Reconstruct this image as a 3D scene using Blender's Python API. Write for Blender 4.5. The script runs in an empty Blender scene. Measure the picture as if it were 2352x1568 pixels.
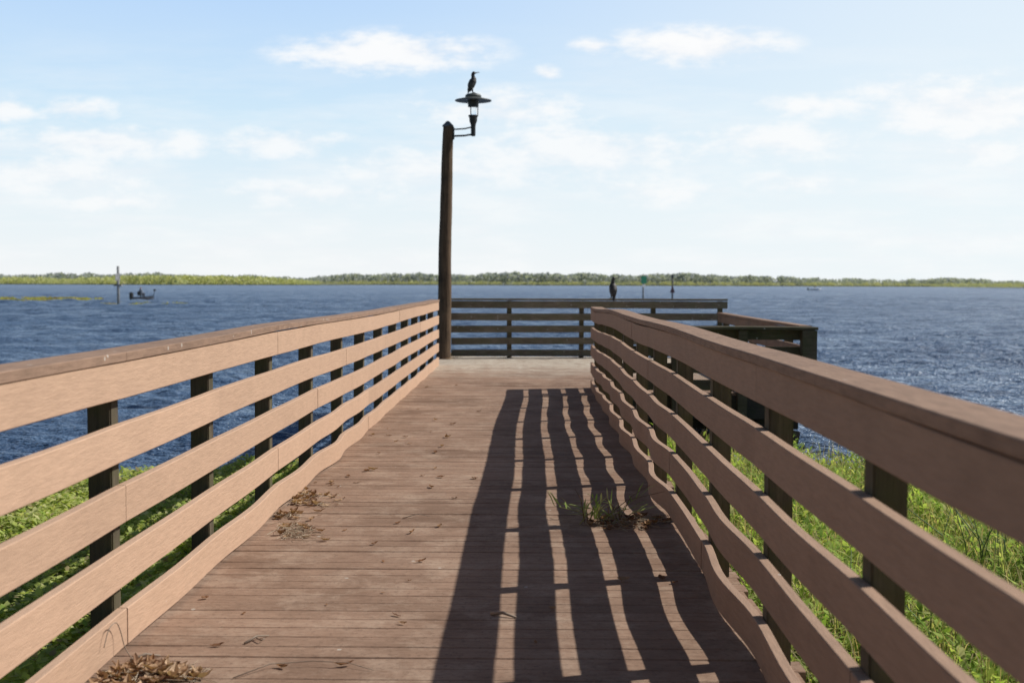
import bpy, bmesh, math, random
import numpy as np
from mathutils import Vector, Matrix, noise as mnoise
PI=math.pi; R_=math.radians
scene=bpy.context.scene; C=scene.collection
random.seed(7); rng=np.random.default_rng(7)
WZ=-0.75                     # water level
# ------------------------------------------------------------ camera
F=2900.0; CAM=Vector((0,0,1.4))
RM=(Matrix.Rotation(math.atan(37/F),3,'Z')@Matrix.Rotation(PI/2-math.atan(134/F),3,'X')@Matrix.Rotation(R_(0.2),3,'Z'))
cd=bpy.data.cameras.new('camera'); cam=bpy.data.objects.new('camera',cd); C.objects.link(cam)
cam.matrix_world=Matrix.Translation(CAM)@RM.to_4x4()
cd.sensor_width=36; cd.lens=F/2352*36; cd.clip_start=.05; cd.clip_end=20000
cd.dof.use_dof=True; cd.dof.focus_distance=7.5; cd.dof.aperture_fstop=3.6
scene.camera=cam
def ray(px,py): return RM@Vector(((px-1176)/F,-(py-784)/F,-1))
def atY(px,py,Y): d=ray(px,py); return CAM+d*(Y/d.y)
def atZ(px,py,Z): d=ray(px,py); return CAM+d*((Z-CAM.z)/d.z)
# ------------------------------------------------------------ materials
def newmat(name):
    m=bpy.data.materials.new(name); m.use_nodes=True; nt=m.node_tree
    return m,nt,nt.nodes['Principled BSDF']
def nd(nt,t,**kw):
    n=nt.nodes.new(t)
    for k,v in kw.items():
        if k.startswith('i_'): n.inputs[k[2:].replace('_',' ')].default_value=v
        else: setattr(n,k,v)
    return n
def lk(nt,a,b): nt.links.new(a,b)
def noise_tex(nt,vec,scale,detail=5,rough=.6,dist=0,dim='3D'):
    n=nd(nt,'ShaderNodeTexNoise',noise_dimensions=dim); n.inputs['Scale'].default_value=scale; n.inputs['Detail'].default_value=detail
    n.inputs['Roughness'].default_value=rough; n.inputs['Distortion'].default_value=dist
    if vec is not None: lk(nt,vec,n.inputs['Vector'])
    return n.outputs['Fac']
def mapping(nt,src,scale):
    m=nd(nt,'ShaderNodeMapping'); m.inputs['Scale'].default_value=scale; lk(nt,src,m.inputs['Vector']); return m.outputs[0]
def ramp(nt,fac,stops):
    r=nd(nt,'ShaderNodeValToRGB'); e=r.color_ramp.elements
    while len(e)<len(stops): e.new(.5)
    for i,(p,c) in enumerate(stops):
        e[i].position=p; e[i].color=(*c,1) if len(c)==3 else c
    lk(nt,fac,r.inputs[0]); return r.outputs[0]
def mixc(nt,fac,a,b,mode='MIX'):
    m=nd(nt,'ShaderNodeMix',data_type='RGBA',blend_type=mode)
    for s,v in ((m.inputs[0],fac),(m.inputs[6],a),(m.inputs[7],b)):
        if hasattr(v,'is_linked'): lk(nt,v,s)
        elif isinstance(v,(int,float)): s.default_value=v
        else: s.default_value=(*v,1)
    return m.outputs[2]
def math_(nt,op,a,b=None,c=None,clamp=False):
    m=nd(nt,'ShaderNodeMath',operation=op,use_clamp=clamp)
    for i,v in enumerate((a,b,c)):
        if v is None: continue
        if hasattr(v,'is_linked'): lk(nt,v,m.inputs[i])
        else: m.inputs[i].default_value=v
    return m.outputs[0]
def maprange(nt,x,a,b,c=0,d=1,smooth=False):
    m=nd(nt,'ShaderNodeMapRange',interpolation_type='SMOOTHSTEP' if smooth else 'LINEAR')
    for i,v in enumerate((a,b,c,d)): m.inputs[i+1].default_value=v
    lk(nt,x,m.inputs[0]); return m.outputs[0]
def geopos(nt): return nd(nt,'ShaderNodeNewGeometry').outputs['Position']
def sc(c,k): return tuple(x*k for x in c)
def wood(name,col,grain=(40,2.5,40),rough=.75,dirt=.5,specks=0.0,bump=.25,dark=(.05,.035,.028),green=None,lum=.16,vary=.12):
    m,nt,b=newmat(name); P=geopos(nt)
    g=noise_tex(nt,mapping(nt,P,grain),1,4,.65)
    c=ramp(nt,g,[(.25,sc(col,1-lum*1.6)),(.55,col),(.8,sc(col,1+lum))])
    big=noise_tex(nt,P,2.2,5,.65)
    c=mixc(nt,math_(nt,'MULTIPLY',ramp(nt,big,[(.48,(0,0,0)),(.75,(1,1,1))]),dirt),c,dark)
    if green:
        gn=noise_tex(nt,P,5,3,.7)
        c=mixc(nt,math_(nt,'MULTIPLY',ramp(nt,gn,[(.42,(0,0,0)),(.62,(1,1,1))]),.6),c,green)
    if specks:
        v=nd(nt,'ShaderNodeTexVoronoi'); v.inputs['Scale'].default_value=16; lk(nt,P,v.inputs['Vector'])
        s=math_(nt,'LESS_THAN',v.outputs['Distance'],.15)
        r=nd(nt,'ShaderNodeSeparateColor'); lk(nt,v.outputs['Color'],r.inputs[0])
        s=math_(nt,'MULTIPLY',s,math_(nt,'GREATER_THAN',r.outputs[0],1-specks))
        s=math_(nt,'MULTIPLY',s,.55)
        c=mixc(nt,s,c,(.6,.58,.53))
    oi=nd(nt,'ShaderNodeObjectInfo').outputs['Random']
    k=math_(nt,'MULTIPLY_ADD',oi,2*vary,1-vary)
    hsv=nd(nt,'ShaderNodeHueSaturation'); lk(nt,k,hsv.inputs['Value']); lk(nt,c,hsv.inputs['Color'])
    lk(nt,hsv.outputs[0],b.inputs['Base Color'])
    b.inputs['Roughness'].default_value=rough; b.inputs['Specular IOR Level'].default_value=.15
    bp=nd(nt,'ShaderNodeBump'); bp.inputs['Strength'].default_value=bump; bp.inputs['Distance'].default_value=.006
    fine=noise_tex(nt,mapping(nt,P,sc(grain,3)),1,2,.7)
    lk(nt,math_(nt,'ADD',g,math_(nt,'MULTIPLY',fine,.5)),bp.inputs['Height']); lk(nt,bp.outputs[0],b.inputs['Normal'])
    return m
def plain(name,col,rough=.5,metal=0,var=.15,scale=20):
    m,nt,b=newmat(name); P=geopos(nt)
    g=noise_tex(nt,P,scale,3,.6)
    lk(nt,ramp(nt,g,[(.3,sc(col,1-var*1.5)),(.7,sc(col,1+var))]),b.inputs['Base Color'])
    b.inputs['Roughness'].default_value=rough; b.inputs['Metallic'].default_value=metal
    return m
BR=(.515,.342,.236)
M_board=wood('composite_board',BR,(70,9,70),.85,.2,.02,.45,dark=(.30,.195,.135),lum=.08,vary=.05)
M_board_shaded=wood('composite_board_shaded',(.36,.238,.168),(70,9,70),.85,.3,.02,.45,dark=(.20,.13,.092),lum=.09,vary=.05)  # darker copy of the rail board, shade put into its base colour
M_cap=wood('composite_cap',(.295,.193,.136),(60,8,60),.85,.45,.14,.4,dark=(.14,.092,.068),lum=.2,vary=.05)
M_post=wood('weathered_post',(.125,.102,.072),(45,45,2.5),.85,.6,0,.5,dark=(.04,.034,.026),green=(.09,.09,.04),lum=.3)
M_grey=wood('weathered_rail',(.20,.165,.118),(2,40,40),.85,.6,.3,.45,dark=(.075,.064,.046),green=(.135,.130,.075),lum=.32)
M_mossy=wood('mossy_rail',(.115,.094,.064),(2.5,30,30),.85,.6,.1,.5,dark=(.038,.032,.023),green=(.075,.077,.037),lum=.3)
M_side=wood('side_rail_board',(.26,.165,.112),(30,2,30),.8,.4,.1,.3,dark=(.09,.07,.05),lum=.15)
M_beam=wood('dark_beam',(.065,.056,.044),(3,30,30),.9,.6,0,.4,dark=(.027,.024,.02),green=(.045,.048,.028),lum=.25)
M_pole=wood('timber_pole',(.125,.085,.054),(45,45,2.2),.85,.75,0,.9,dark=(.03,.023,.018),lum=.45)
M_black=plain('black_metal',(.03,.032,.032),.45,.2)
M_shade=plain('weathered_shade_metal',(.085,.092,.085),.5,.15)
M_galv=plain('grey_cap_metal',(.13,.14,.15),.5,.4)
# deck
def deckmat():
    m,nt,b=newmat('deck_planks'); P=geopos(nt)
    at=nd(nt,'ShaderNodeAttribute',attribute_name='tone').outputs['Fac']
    g=noise_tex(nt,mapping(nt,P,(9.0,60,60)),1,4,.65)
    c=ramp(nt,g,[(.25,(.235,.150,.105)),(.55,(.295,.194,.137)),(.8,(.355,.240,.172))])
    st=noise_tex(nt,P,.9,6,.74)
    c=mixc(nt,ramp(nt,st,[(.42,(0,0,0)),(.64,(.7,.7,.7))]),c,(.148,.091,.062))
    s2=noise_tex(nt,P,3.0,7,.8)
    c=mixc(nt,ramp(nt,s2,[(.48,(0,0,0)),(.70,(.65,.65,.65))]),c,(.45,.34,.255))
    s3=noise_tex(nt,P,38,2,.7)
    c=mixc(nt,ramp(nt,s3,[(.54,(0,0,0)),(.70,(.5,.5,.5))]),c,(.135,.086,.06))
    hsv=nd(nt,'ShaderNodeHueSaturation'); lk(nt,math_(nt,'MULTIPLY_ADD',at,.12,.94),hsv.inputs['Value']); lk(nt,c,hsv.inputs['Color']); c=hsv.outputs[0]
    sp=nd(nt,'ShaderNodeSeparateXYZ'); lk(nt,P,sp.inputs[0])
    w=math_(nt,'ADD',sp.outputs[1],math_(nt,'MULTIPLY',noise_tex(nt,P,1.3,6,.78),6.5))
    f=maprange(nt,w,21.6,25.0)
    dn=noise_tex(nt,P,5,6,.78)
    f2=math_(nt,'MULTIPLY',f,ramp(nt,dn,[(.32,(.12,.12,.12)),(.62,(1,1,1))]))
    c=mixc(nt,f2,c,(.54,.48,.39))
    v=nd(nt,'ShaderNodeTexVoronoi'); v.inputs['Scale'].default_value=7; lk(nt,P,v.inputs['Vector'])
    r=nd(nt,'ShaderNodeSeparateColor'); lk(nt,v.outputs['Color'],r.inputs[0])
    s=math_(nt,'MULTIPLY',math_(nt,'LESS_THAN',v.outputs['Distance'],.07),math_(nt,'GREATER_THAN',r.outputs[0],.93))
    c=mixc(nt,math_(nt,'MULTIPLY',s,.6),c,(.55,.52,.46))
    lk(nt,c,b.inputs['Base Color']); b.inputs['Roughness'].default_value=.88; b.inputs['Specular IOR Level'].default_value=.08
    bp=nd(nt,'ShaderNodeBump'); bp.inputs['Strength'].default_value=.5; bp.inputs['Distance'].default_value=.006
    lk(nt,math_(nt,'ADD',g,math_(nt,'MULTIPLY',s3,.4)),bp.inputs['Height']); lk(nt,bp.outputs[0],b.inputs['Normal'])
    return m
M_deck=deckmat()
def leafmat(name,trans=.4,rough=.55,hue=1):
    m,nt,b=newmat(name); nt.nodes.remove(b)
    b=nd(nt,'ShaderNodeBsdfDiffuse')
    at=nd(nt,'ShaderNodeAttribute',attribute_name='tone').outputs['Color']
    lk(nt,at,b.inputs['Color'])
    t=nd(nt,'ShaderNodeBsdfTranslucent')
    lk(nt,mixc(nt,1.0,at,(1.3,1.3,.7),'MULTIPLY'),t.inputs[0])
    mx=nd(nt,'ShaderNodeMixShader'); mx.inputs[0].default_value=trans
    lk(nt,b.outputs[0],mx.inputs[1]); lk(nt,t.outputs[0],mx.inputs[2])
    lk(nt,mx.outputs[0],nt.nodes['Material Output'].inputs[0])
    return m
M_leaf=leafmat('green_leaves',.48); M_dry=leafmat('dry_leaves',.15,.7); M_far=leafmat('distant_foliage',.35,.9)
# water
def watermat():
    m,nt,b=newmat('lake_water'); P=geopos(nt); nt.nodes.remove(b)
    d=noise_tex(nt,mapping(nt,P,(3.4,8.5,1)),1,3,.7)
    a=noise_tex(nt,mapping(nt,P,(.8,2.2,1)),1,4,.68)
    h=math_(nt,'ADD',math_(nt,'MULTIPLY',d,.5),math_(nt,'MULTIPLY',a,.8))
    bp=nd(nt,'ShaderNodeBump'); bp.inputs['Strength'].default_value=1; bp.inputs['Distance'].default_value=.44
    lk(nt,h,bp.inputs['Height'])
    df=nd(nt,'ShaderNodeBsdfDiffuse'); gl=nd(nt,'ShaderNodeBsdfGlossy'); gl.inputs['Roughness'].default_value=.16; gl.inputs['Color'].default_value=(.94,.98,1,1)
    gw=nd(nt,'ShaderNodeBsdfGlossy'); gw.inputs['Roughness'].default_value=.48; gw.inputs['Color'].default_value=(1,1,1,1)
    # wind ruffles: light and dark of the ripples painted into colour and reflection strength
    r1=noise_tex(nt,mapping(nt,P,(.40,2.1,1)),1,4,.68); r2=noise_tex(nt,mapping(nt,P,(.045,.32,1)),1,4,.62)
    rf=math_(nt,'ADD',math_(nt,'MULTIPLY',r1,.6),math_(nt,'MULTIPLY',r2,.4))
    lk(nt,ramp(nt,rf,[(.36,(.026,.064,.140)),(.5,(.068,.130,.235)),(.63,(.19,.275,.39))]),df.inputs['Color'])
    fr=nd(nt,'ShaderNodeFresnel'); fr.inputs['IOR'].default_value=1.33
    for n in (df,gl,gw,fr): lk(nt,bp.outputs[0],n.inputs['Normal'])
    gm_=nd(nt,'ShaderNodeMixShader'); gm_.inputs[0].default_value=.5; lk(nt,gl.outputs[0],gm_.inputs[1]); lk(nt,gw.outputs[0],gm_.inputs[2])
    mx=nd(nt,'ShaderNodeMixShader')
    fac=math_(nt,'MINIMUM',math_(nt,'MULTIPLY',fr.outputs[0],1.0),maprange(nt,rf,.36,.63,.34,.72)); lk(nt,fac,mx.inputs[0])
    lk(nt,df.outputs[0],mx.inputs[1]); lk(nt,gm_.outputs[0],mx.inputs[2]); lk(nt,mx.outputs[0],nt.nodes['Material Output'].inputs[0])
    return m
M_water=watermat()
# ------------------------------------------------------------ mesh helpers
def tag(o,label=None,cat=None,group=None,kind=None):
    if label: o['label']=label
    if cat: o['category']=cat
    if group: o['group']=group
    if kind: o['kind']=kind
    return o
def empty(name,loc,label,cat,group=None,rz=0):
    o=bpy.data.objects.new(name,None); C.objects.link(o); o.location=loc; o.rotation_euler=(0,0,rz); o.empty_display_size=.2
    return tag(o,label,cat,group)
def woff(p):
    v=Vector((0,0,0))
    while p: v+=p.location; p=p.parent
    return v
class MB:
    def __init__(s): s.v=[]; s.f=[]; s.c=[]
    def add(s,vs,fs,col=None):
        n=len(s.v); s.v+= [tuple(v) for v in vs]; s.f+=[tuple(i+n for i in f) for f in fs]
        if col is not None: s.c+=[col]*len(vs)
    def box(s,x0,x1,y0,y1,z0,z1,c=0.0,col=None):
        if c<=0:
            vs=[(x,y,z) for z in (z0,z1) for y in (y0,y1) for x in (x0,x1)]
            s.add(vs,[(0,2,3,1),(4,5,7,6),(0,1,5,4),(2,6,7,3),(0,4,6,2),(1,3,7,5)],col)
        else:
            bm=bmesh.new(); bmesh.ops.create_cube(bm,size=1)
            for v in bm.verts: v.co=Vector(((x0+x1)/2+v.co.x*(x1-x0),(y0+y1)/2+v.co.y*(y1-y0),(z0+z1)/2+v.co.z*(z1-z0)))
            bmesh.ops.bevel(bm,geom=list(bm.edges),offset=c,segments=2,affect='EDGES')
            bm.verts.index_update()
            s.add([v.co.copy() for v in bm.verts],[tuple(v.index for v in f.verts) for f in bm.faces],col); bm.free()
    def tube(s,pts,rad,seg=10,flat=None,cap=True,col=None):
        pts=[Vector(p) for p in pts]; vs=[]; fs=[]
        n=len(pts); up=None
        for i,p in enumerate(pts):
            t=(pts[min(i+1,n-1)]-pts[max(i-1,0)]).normalized()
            if up is None:
                up=Vector((0,1,0)) if abs(t.y)<.9 else Vector((1,0,0))
            a=(up-t*up.dot(t)).normalized(); b=t.cross(a); up=a
            r=rad[i] if isinstance(rad,(list,tuple)) else rad
            ra,rb=(r if isinstance(r,tuple) else (r,r))
            for k in range(seg):
                q=2*PI*k/seg; vs.append(p+a*(math.cos(q)*ra)+b*(math.sin(q)*rb))
        for i in range(n-1):
            for k in range(seg):
                k2=(k+1)%seg; fs.append((i*seg+k,i*seg+k2,(i+1)*seg+k2,(i+1)*seg+k))
        if cap:
            fs.append(tuple(range(seg-1,-1,-1))); fs.append(tuple((n-1)*seg+k for k in range(seg)))
        s.add(vs,fs,col)
    def lathe(s,prof,cx,cy,seg=32,col=None):
        vs=[];fs=[];n=len(prof)
        for r,z in prof:
            for k in range(seg):
                q=2*PI*k/seg; vs.append((cx+r*math.cos(q),cy+r*math.sin(q),z))
        for i in range(n-1):
            for k in range(seg):
                k2=(k+1)%seg; fs.append((i*seg+k,i*seg+k2,(i+1)*seg+k2,(i+1)*seg+k))
        fs.append(tuple(range(seg-1,-1,-1))); fs.append(tuple((n-1)*seg+k for k in range(seg)))
        s.add(vs,fs,col)
    def build(s,name,mat,parent=None,smooth=False,local=False,auto=None):
        me=bpy.data.meshes.new(name)
        off=Vector((0,0,0)) if (local or parent is None) else woff(parent)
        me.from_pydata([tuple(Vector(v)-off) for v in s.v],[],s.f); me.update()
        if s.c:
            a=me.color_attributes.new('tone','FLOAT_COLOR','POINT')
            a.data.foreach_set('color',np.array([(*c,1) if len(c)==3 else c for c in s.c],dtype=np.float32).ravel())
        me.materials.append(mat)
        if smooth: me.polygons.foreach_set('use_smooth',[True]*len(me.polygons))
        o=bpy.data.objects.new(name,me); C.objects.link(o)
        if parent: o.parent=parent
        return o
# ------------------------------------------------------------ railing builder
def rail(name,label,A,B,inward,posts,courses,capz,mb,mc,mp,bowA,bowW,seed,group=None,pw=.09,pbot=-.45,zf=None,spans=(2,3),jit=.004,corner=None,capw=.155,capt=.036,posttop=None,th=.038,over=.008):
    rr=random.Random(seed); A=Vector((*A,0)); B=Vector((*B,0)); d=(B-A); L=d.length; d.normalize(); n=Vector((*inward,0)).normalized()
    root=empty(name,A,label,'railing',group)
    ts=[0]+[p for p in posts if .02<p<L-.02]+[L]
    def zz(t): return zf(t) if zf else 0
    hj=[rr.uniform(-jit,jit) for _ in ts]
    def span(t):
        for k in range(len(ts)-1):
            if t<=ts[k+1]+1e-6: return k,(t-ts[k])/(ts[k+1]-ts[k])
        return len(ts)-2,1
    base=[ (bowA[k%len(bowA)] if bowA else 0) for k in range(len(ts))]
    def strip(t0,t1,n0,n1,z0,z1,offs,ch,zo):
        m=MB(); N=max(2,int((t1-t0)/.12)+1); vs=[];fs=[]
        prof=[(n0+ch,z0),(n1-ch,z0),(n1,z0+ch),(n1,z1-ch),(n1-ch,z1),(n0+ch,z1),(n0,z1-ch),(n0,z0+ch)]
        for i in range(N):
            t=t0+(t1-t0)*i/(N-1); o=offs(t); q=zo(t)
            for (a,z) in prof: vs.append(A+d*t+n*(a+o)+Vector((0,0,z+q)))
        for i in range(N-1):
            for k in range(8):
                k2=(k+1)%8; fs.append((i*8+k,i*8+k2,(i+1)*8+k2,(i+1)*8+k))
        fs.append(tuple(range(7,-1,-1))); fs.append(tuple((N-1)*8+k for k in range(8)))
        m.add(vs,fs); return m
    def cuts(shift):
        c=[0];i=shift if shift>0 else rr.choice(spans)
        while i<len(ts)-1: c.append(ts[i]); i+=rr.choice(spans)
        if L-c[-1]<.5 and len(c)>1: c.pop()
        c.append(L); return c
    for ci,(z0,z1) in enumerate(courses):
        am=[base[k]*bowW[ci]+rr.uniform(-.003,.004)*(.6+1.6*bowW[ci]) for k in range(len(ts))] if bowA else [rr.uniform(-.002,.003) for _ in ts]
        vj=[rr.uniform(-jit,jit) for _ in ts]; vb=[rr.uniform(-.005,.003) if bowA else 0 for _ in ts]
        def offs(t):
            k,s=span(t); return am[k]*math.sin(PI*s)**2
        def zo(t):
            k,s=span(t); return zz(t)+vj[k]*(1-s)+vj[k+1]*s+vb[k]*math.sin(PI*s)
        cc=cuts(1+ci%3)
        for a,b in zip(cc[:-1],cc[1:]):
            lip=rr.uniform(-.002,.002)
            strip(a+.003,b-.003,-th,0,z0,z1,lambda t,l=lip:offs(t)+l,.003,zo).build('rail_board',mb,root)
    cc=cuts(2)
    def zc(t):
        k,s=span(t); return zz(t)+hj[k]*(1-s)+hj[k+1]*s
    for a,b in zip(cc[:-1],cc[1:]):
        strip(a+.0015,b-.0015,-capw+over,over,capz-capt,capz,lambda t:(am[span(t)[0]]*.1*math.sin(PI*span(t)[1])**2 if bowA else 0),.003,zc).build('cap_board',mc,root)
    for t in posts:
        c=A+d*t; w=pw/2; q=zz(t)
        top=(posttop if posttop else capz-capt-.006)+q
        ctr=c+n*(-th-.003-w)
        tw=rr.uniform(-.03,.03)
        mm=MB(); mm.box(-w,w,-w,w,pbot,top,.005)
        ca,sa=math.cos(tw),math.sin(tw)
        lx,ly=rr.uniform(-.008,.008),rr.uniform(-.008,.008)
        mm.v=[(ctr.x+x*ca-y*sa*.3+lx*(z-top),ctr.y+x*sa*.3+y*ca+ly*(z-top),z) for x,y,z in mm.v]
        mm.build('post',mp,root)
    return root
CR=[(.962,1.10),(.727,.867),(.492,.632),(.257,.397),(.02,.16)]
YL0=-1.1
def zsag(t):
    Y=t+YL0; s=min(max((Y-8)/5,0),1); return -.028*s*s*(3-2*s)
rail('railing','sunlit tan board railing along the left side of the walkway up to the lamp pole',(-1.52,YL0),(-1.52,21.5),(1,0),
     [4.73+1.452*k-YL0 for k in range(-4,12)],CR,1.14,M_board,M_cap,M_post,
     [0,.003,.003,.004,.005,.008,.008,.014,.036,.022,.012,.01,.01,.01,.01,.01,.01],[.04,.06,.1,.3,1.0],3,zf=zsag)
YR0=-1.0
def zsagR(t):
    Y=t+YR0; s=min(max((Y-9)/7,0),1); return -.05*s*s+.010*math.sin(Y*1.1)*min(max((Y-5)/4,0),1)
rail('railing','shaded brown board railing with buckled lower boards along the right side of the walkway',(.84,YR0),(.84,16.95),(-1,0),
     [3.25+1.4*k-YR0 for k in range(-3,10)]+[17.85],CR,1.14,M_board_shaded,M_cap,M_post,
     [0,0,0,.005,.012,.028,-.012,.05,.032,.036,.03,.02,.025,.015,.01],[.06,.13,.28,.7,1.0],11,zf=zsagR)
CB=[(.93,1.065),(.70,.835),(.475,.605),(.25,.38),(.03,.155)]
rail('railing','weathered brown tall railing across the end of the platform with a bird on it',(-1.44,23.55),(3.79,24.05),(-.095,-1),
     [1.08+1.37*k for k in range(0,4)][:3]+[5.11],CB,1.11,M_grey,M_grey,M_mossy,None,None,5,pbot=-.4,capw=.16,over=.02)
CL=[(.685,.815),(.47,.60),(.25,.38),(.03,.165)]
rail('low_railing','low brown railing on the right side of the platform beyond the mossy corner post',(3.55,23.7),(3.55,16.42),(-1,0),
     [.4,1.8,3.2,4.6,6.0],CL,.86,M_side,M_side,M_mossy,None,None,6,pw=.11,capw=.15,over=.02)
rail('low_railing','low dark mossy railing at the near edge of the platform, behind the wavy railing',(.99,16.25),(3.68,16.25),(0,1),
     [.12,.9,1.75],CL,.857,M_mossy,M_mossy,M_mossy,None,None,8,pw=.12,capw=.22,over=.015)
o=MB(); o.box(3.48,3.665,16.035,16.205,-.36,.812,.004)
tag(o.build('corner_post',M_mossy),'thick dark mossy timber post at the near right corner of the platform','post')
# ------------------------------------------------------------ pier
pier=empty('pier',(0,0,-.04),'brown plank pier with a straight walkway opening onto a wider platform over the water','pier')
def planks(x0,x1,y0,y1,name,extra=None):
    m=MB(); y=y0; i=0
    while y<y1-.05:
        w=.127; t=random.random(); dz=random.uniform(-.0015,.0015); g=random.uniform(.005,.0068)+(.010 if random.random()<.015 else 0)
        a=random.uniform(-.02,.02); b=random.uniform(-.02,.02)
        vs=[];N=10;ch=.003
        for k in range(N+1):
            x=x0+a+(x1+b-x0-a)*k/N; wz=dz+random.uniform(-.0012,.0012); wy=random.uniform(-.0012,.0012)
            vs+=[(x,y+wy,-.036+dz),(x,y+wy,wz-ch),(x,y+ch+wy,wz),(x,y+w-ch+wy,wz),(x,y+w+wy,wz-ch),(x,y+w+wy,-.036+dz)]
        fs=[]
        for k in range(N):
            for j in range(6): j2=(j+1)%6; fs.append((k*6+j,k*6+j2,(k+1)*6+j2,(k+1)*6+j))
        fs+=[tuple(range(5,-1,-1)),tuple(N*6+j for j in range(6))]
        m.add(vs,fs,(t,t,t))
        y+=w+g; i+=1
    return m.build(name,M_deck,pier)
planks(-1.70,1.0,-1.2,16.22,'walkway_deck')
planks(-1.70,3.63,16.23,24.0,'platform_deck')
def part(name,x0,x1,y0,y1,z0,z1,mat=M_beam,c=.006):
    m=MB(); m.box(x0,x1,y0,y1,z0,z1,c); return m.build(name,mat,pier)
part('fascia_board',1.02,3.61,16.235,16.275,-.34,-.04); part('fascia_board',3.57,3.615,16.29,23.9,-.34,-.04)
for x in (-1.45,-.3,.75): part('stringer',x,x+.09,-1.2,23.7,-.28,-.045)
for y in (2,5.5,9,12.5,16.5,20,23.4): part('cross_beam',-1.6,(.98 if y<16 else 3.54),y,y+.09,-.5,-.285)
def piling(x,y):
    m=MB(); zt=-.29; m.tube([(x,y,-2.2),(x+.01,y,-1),(x,y,zt-.215)],[.14,.135,.13],14); return m.build('piling',M_beam,pier,True)
for y in (2.2,5.7,9.2,12.7,16.7,20.2,23.5):
    piling(-1.4,y); piling(.7,y)
for y in (16.7,20.2,23.5): piling(3.2,y); piling(2.0,y)
m=MB(); m.tube([(1.2,16.42,-.95),(3.4,16.42,-.36)],[(.03,.09)]*2,4); m.build('cross_brace',M_beam,pier)
m=MB(); m.tube([(3.52,16.36,-.60),(2.3,16.36,-.36)],[(.03,.09)]*2,4); m.build('cross_brace',M_beam,pier)
# ------------------------------------------------------------ lamp
LX,LY=-1.59,23.25
lamp=empty('lamp_post',(LX,LY,0),'tall round timber lamp pole with a black lantern on a side arm','lamp post')
TX,TZ=LX+.11,4.27
N=64; S=20; vs=[];fs=[]
for i in range(N):
    s=i/(N-1); r0=.146-.050*s
    for k in range(S):
        q=2*PI*k/S; cx=LX+.11*s+.008*math.sin(s*7)+.004*math.sin(s*19)
        rr_=r0*(1+.05*mnoise.noise(Vector((math.cos(q)*1.6,math.sin(q)*1.6,s*3.0)))+.035*mnoise.noise(Vector((math.cos(q)*5,math.sin(q)*5,s*14))))
        vs.append((cx+rr_*math.cos(q),LY+rr_*math.sin(q),-1.2+(TZ+1.2)*s))
for i in range(N-1):
    for k in range(S): k2=(k+1)%S; fs.append((i*S+k,i*S+k2,(i+1)*S+k2,(i+1)*S+k))
fs.append(tuple((N-1)*S+k for k in range(S)))
m=MB(); m.add(vs,fs); m.build('pole',M_pole,lamp,True)
m=MB(); m.lathe([(.097,TZ-.02),(.106,TZ-.012),(.102,TZ+.006),(.055,TZ+.05),(.03,TZ+.078),(.008,TZ+.085)],TX-.004,LY,14); m.build('pole_cap',M_galv,lamp)
AX=TX+.46
m=MB()
m.tube([(TX+.07,LY,TZ-.19),(TX+.3,LY,TZ-.18),(AX+.02,LY,TZ-.15)],.017,8); m.tube([(TX+.07,LY,TZ-.07),(TX+.3,LY,TZ-.055),(AX,LY,TZ-.02)],.013,8)
m.box(TX+.085,TX+.115,LY-.05,LY+.05,TZ-.25,TZ-.03,.006)
m.build('arm',M_black,lamp)
TZ-=.02
m=MB(); m.lathe([(.03,TZ-.17),(.042,TZ-.16),(.045,TZ+.01),(.05,TZ+.05),(.07,TZ+.10),(.075,TZ+.17),(.09,TZ+.19),(.09,TZ+.21)],AX,LY,20); m.build('lantern_base',M_black,lamp)
gm,nt,b=newmat('frosted_glass'); b.inputs['Base Color'].default_value=(.9,.93,.95,1); b.inputs['Roughness'].default_value=.1; b.inputs['Transmission Weight'].default_value=1; b.inputs['IOR'].default_value=1.05
m=MB(); m.lathe([(.05,TZ+.212),(.055,TZ+.24),(.055,TZ+.36)],AX,LY,16); m.build('lantern_glass',gm,lamp,True)
for a in range(3):
    q=a*2*PI/3+R_(0); x=AX+.083*math.cos(q); y=LY+.083*math.sin(q)
    m=MB(); m.tube([(x,y,TZ+.20),(x,y,TZ+.40)],.009,6); m.build('lantern_rod',M_black,lamp)
m=MB(); m.lathe([(.092,TZ+.36),(.098,TZ+.37),(.1,TZ+.47),(.12,TZ+.475)],AX,LY,20); m.build('lantern_housing',M_black,lamp)
m=MB(); m.lathe([(.1,TZ+.478),(.33,TZ+.468),(.338,TZ+.474),(.33,TZ+.484),(.16,TZ+.525),(.14,TZ+.53)],AX,LY,36); m.build('lamp_shade',M_shade,lamp)
m=MB(); m.lathe([(.145,TZ+.531),(.15,TZ+.56),(.13,TZ+.585),(.07,TZ+.605),(.01,TZ+.61)],AX,LY,24); m.build('lantern_top',M_shade,lamp)
TOPZ=TZ+.61
# ------------------------------------------------------------ birds
M_bird=plain('dark_feathers',(.040,.034,.031),.6,0,.5,45); M_wing=plain('wing_feathers',(.065,.057,.052),.6,0,.5,60)
M_bill=plain('horn_bill',(.12,.10,.06),.5); M_foot=plain('black_feet',(.02,.02,.02),.6)
def smoothpath(pts,rad,n=5):
    P=[];Rr=[]
    for i in range(len(pts)-1):
        p0=Vector(pts[max(i-1,0)]);p1=Vector(pts[i]);p2=Vector(pts[i+1]);p3=Vector(pts[min(i+2,len(pts)-1)])
        for k in range(n):
            t=k/n
            P.append(.5*((2*p1)+(p2-p0)*t+(2*p0-5*p1+4*p2-p3)*t*t+(3*p1-p0-3*p2+p3)*t**3))
            a,b_=rad[i],rad[i+1]; u=t*t*(3-2*t)
            Rr.append(tuple(a[j]*(1-u)+b_[j]*u for j in (0,1)))
    P.append(Vector(pts[-1]));Rr.append(rad[-1]); return P,Rr
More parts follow.
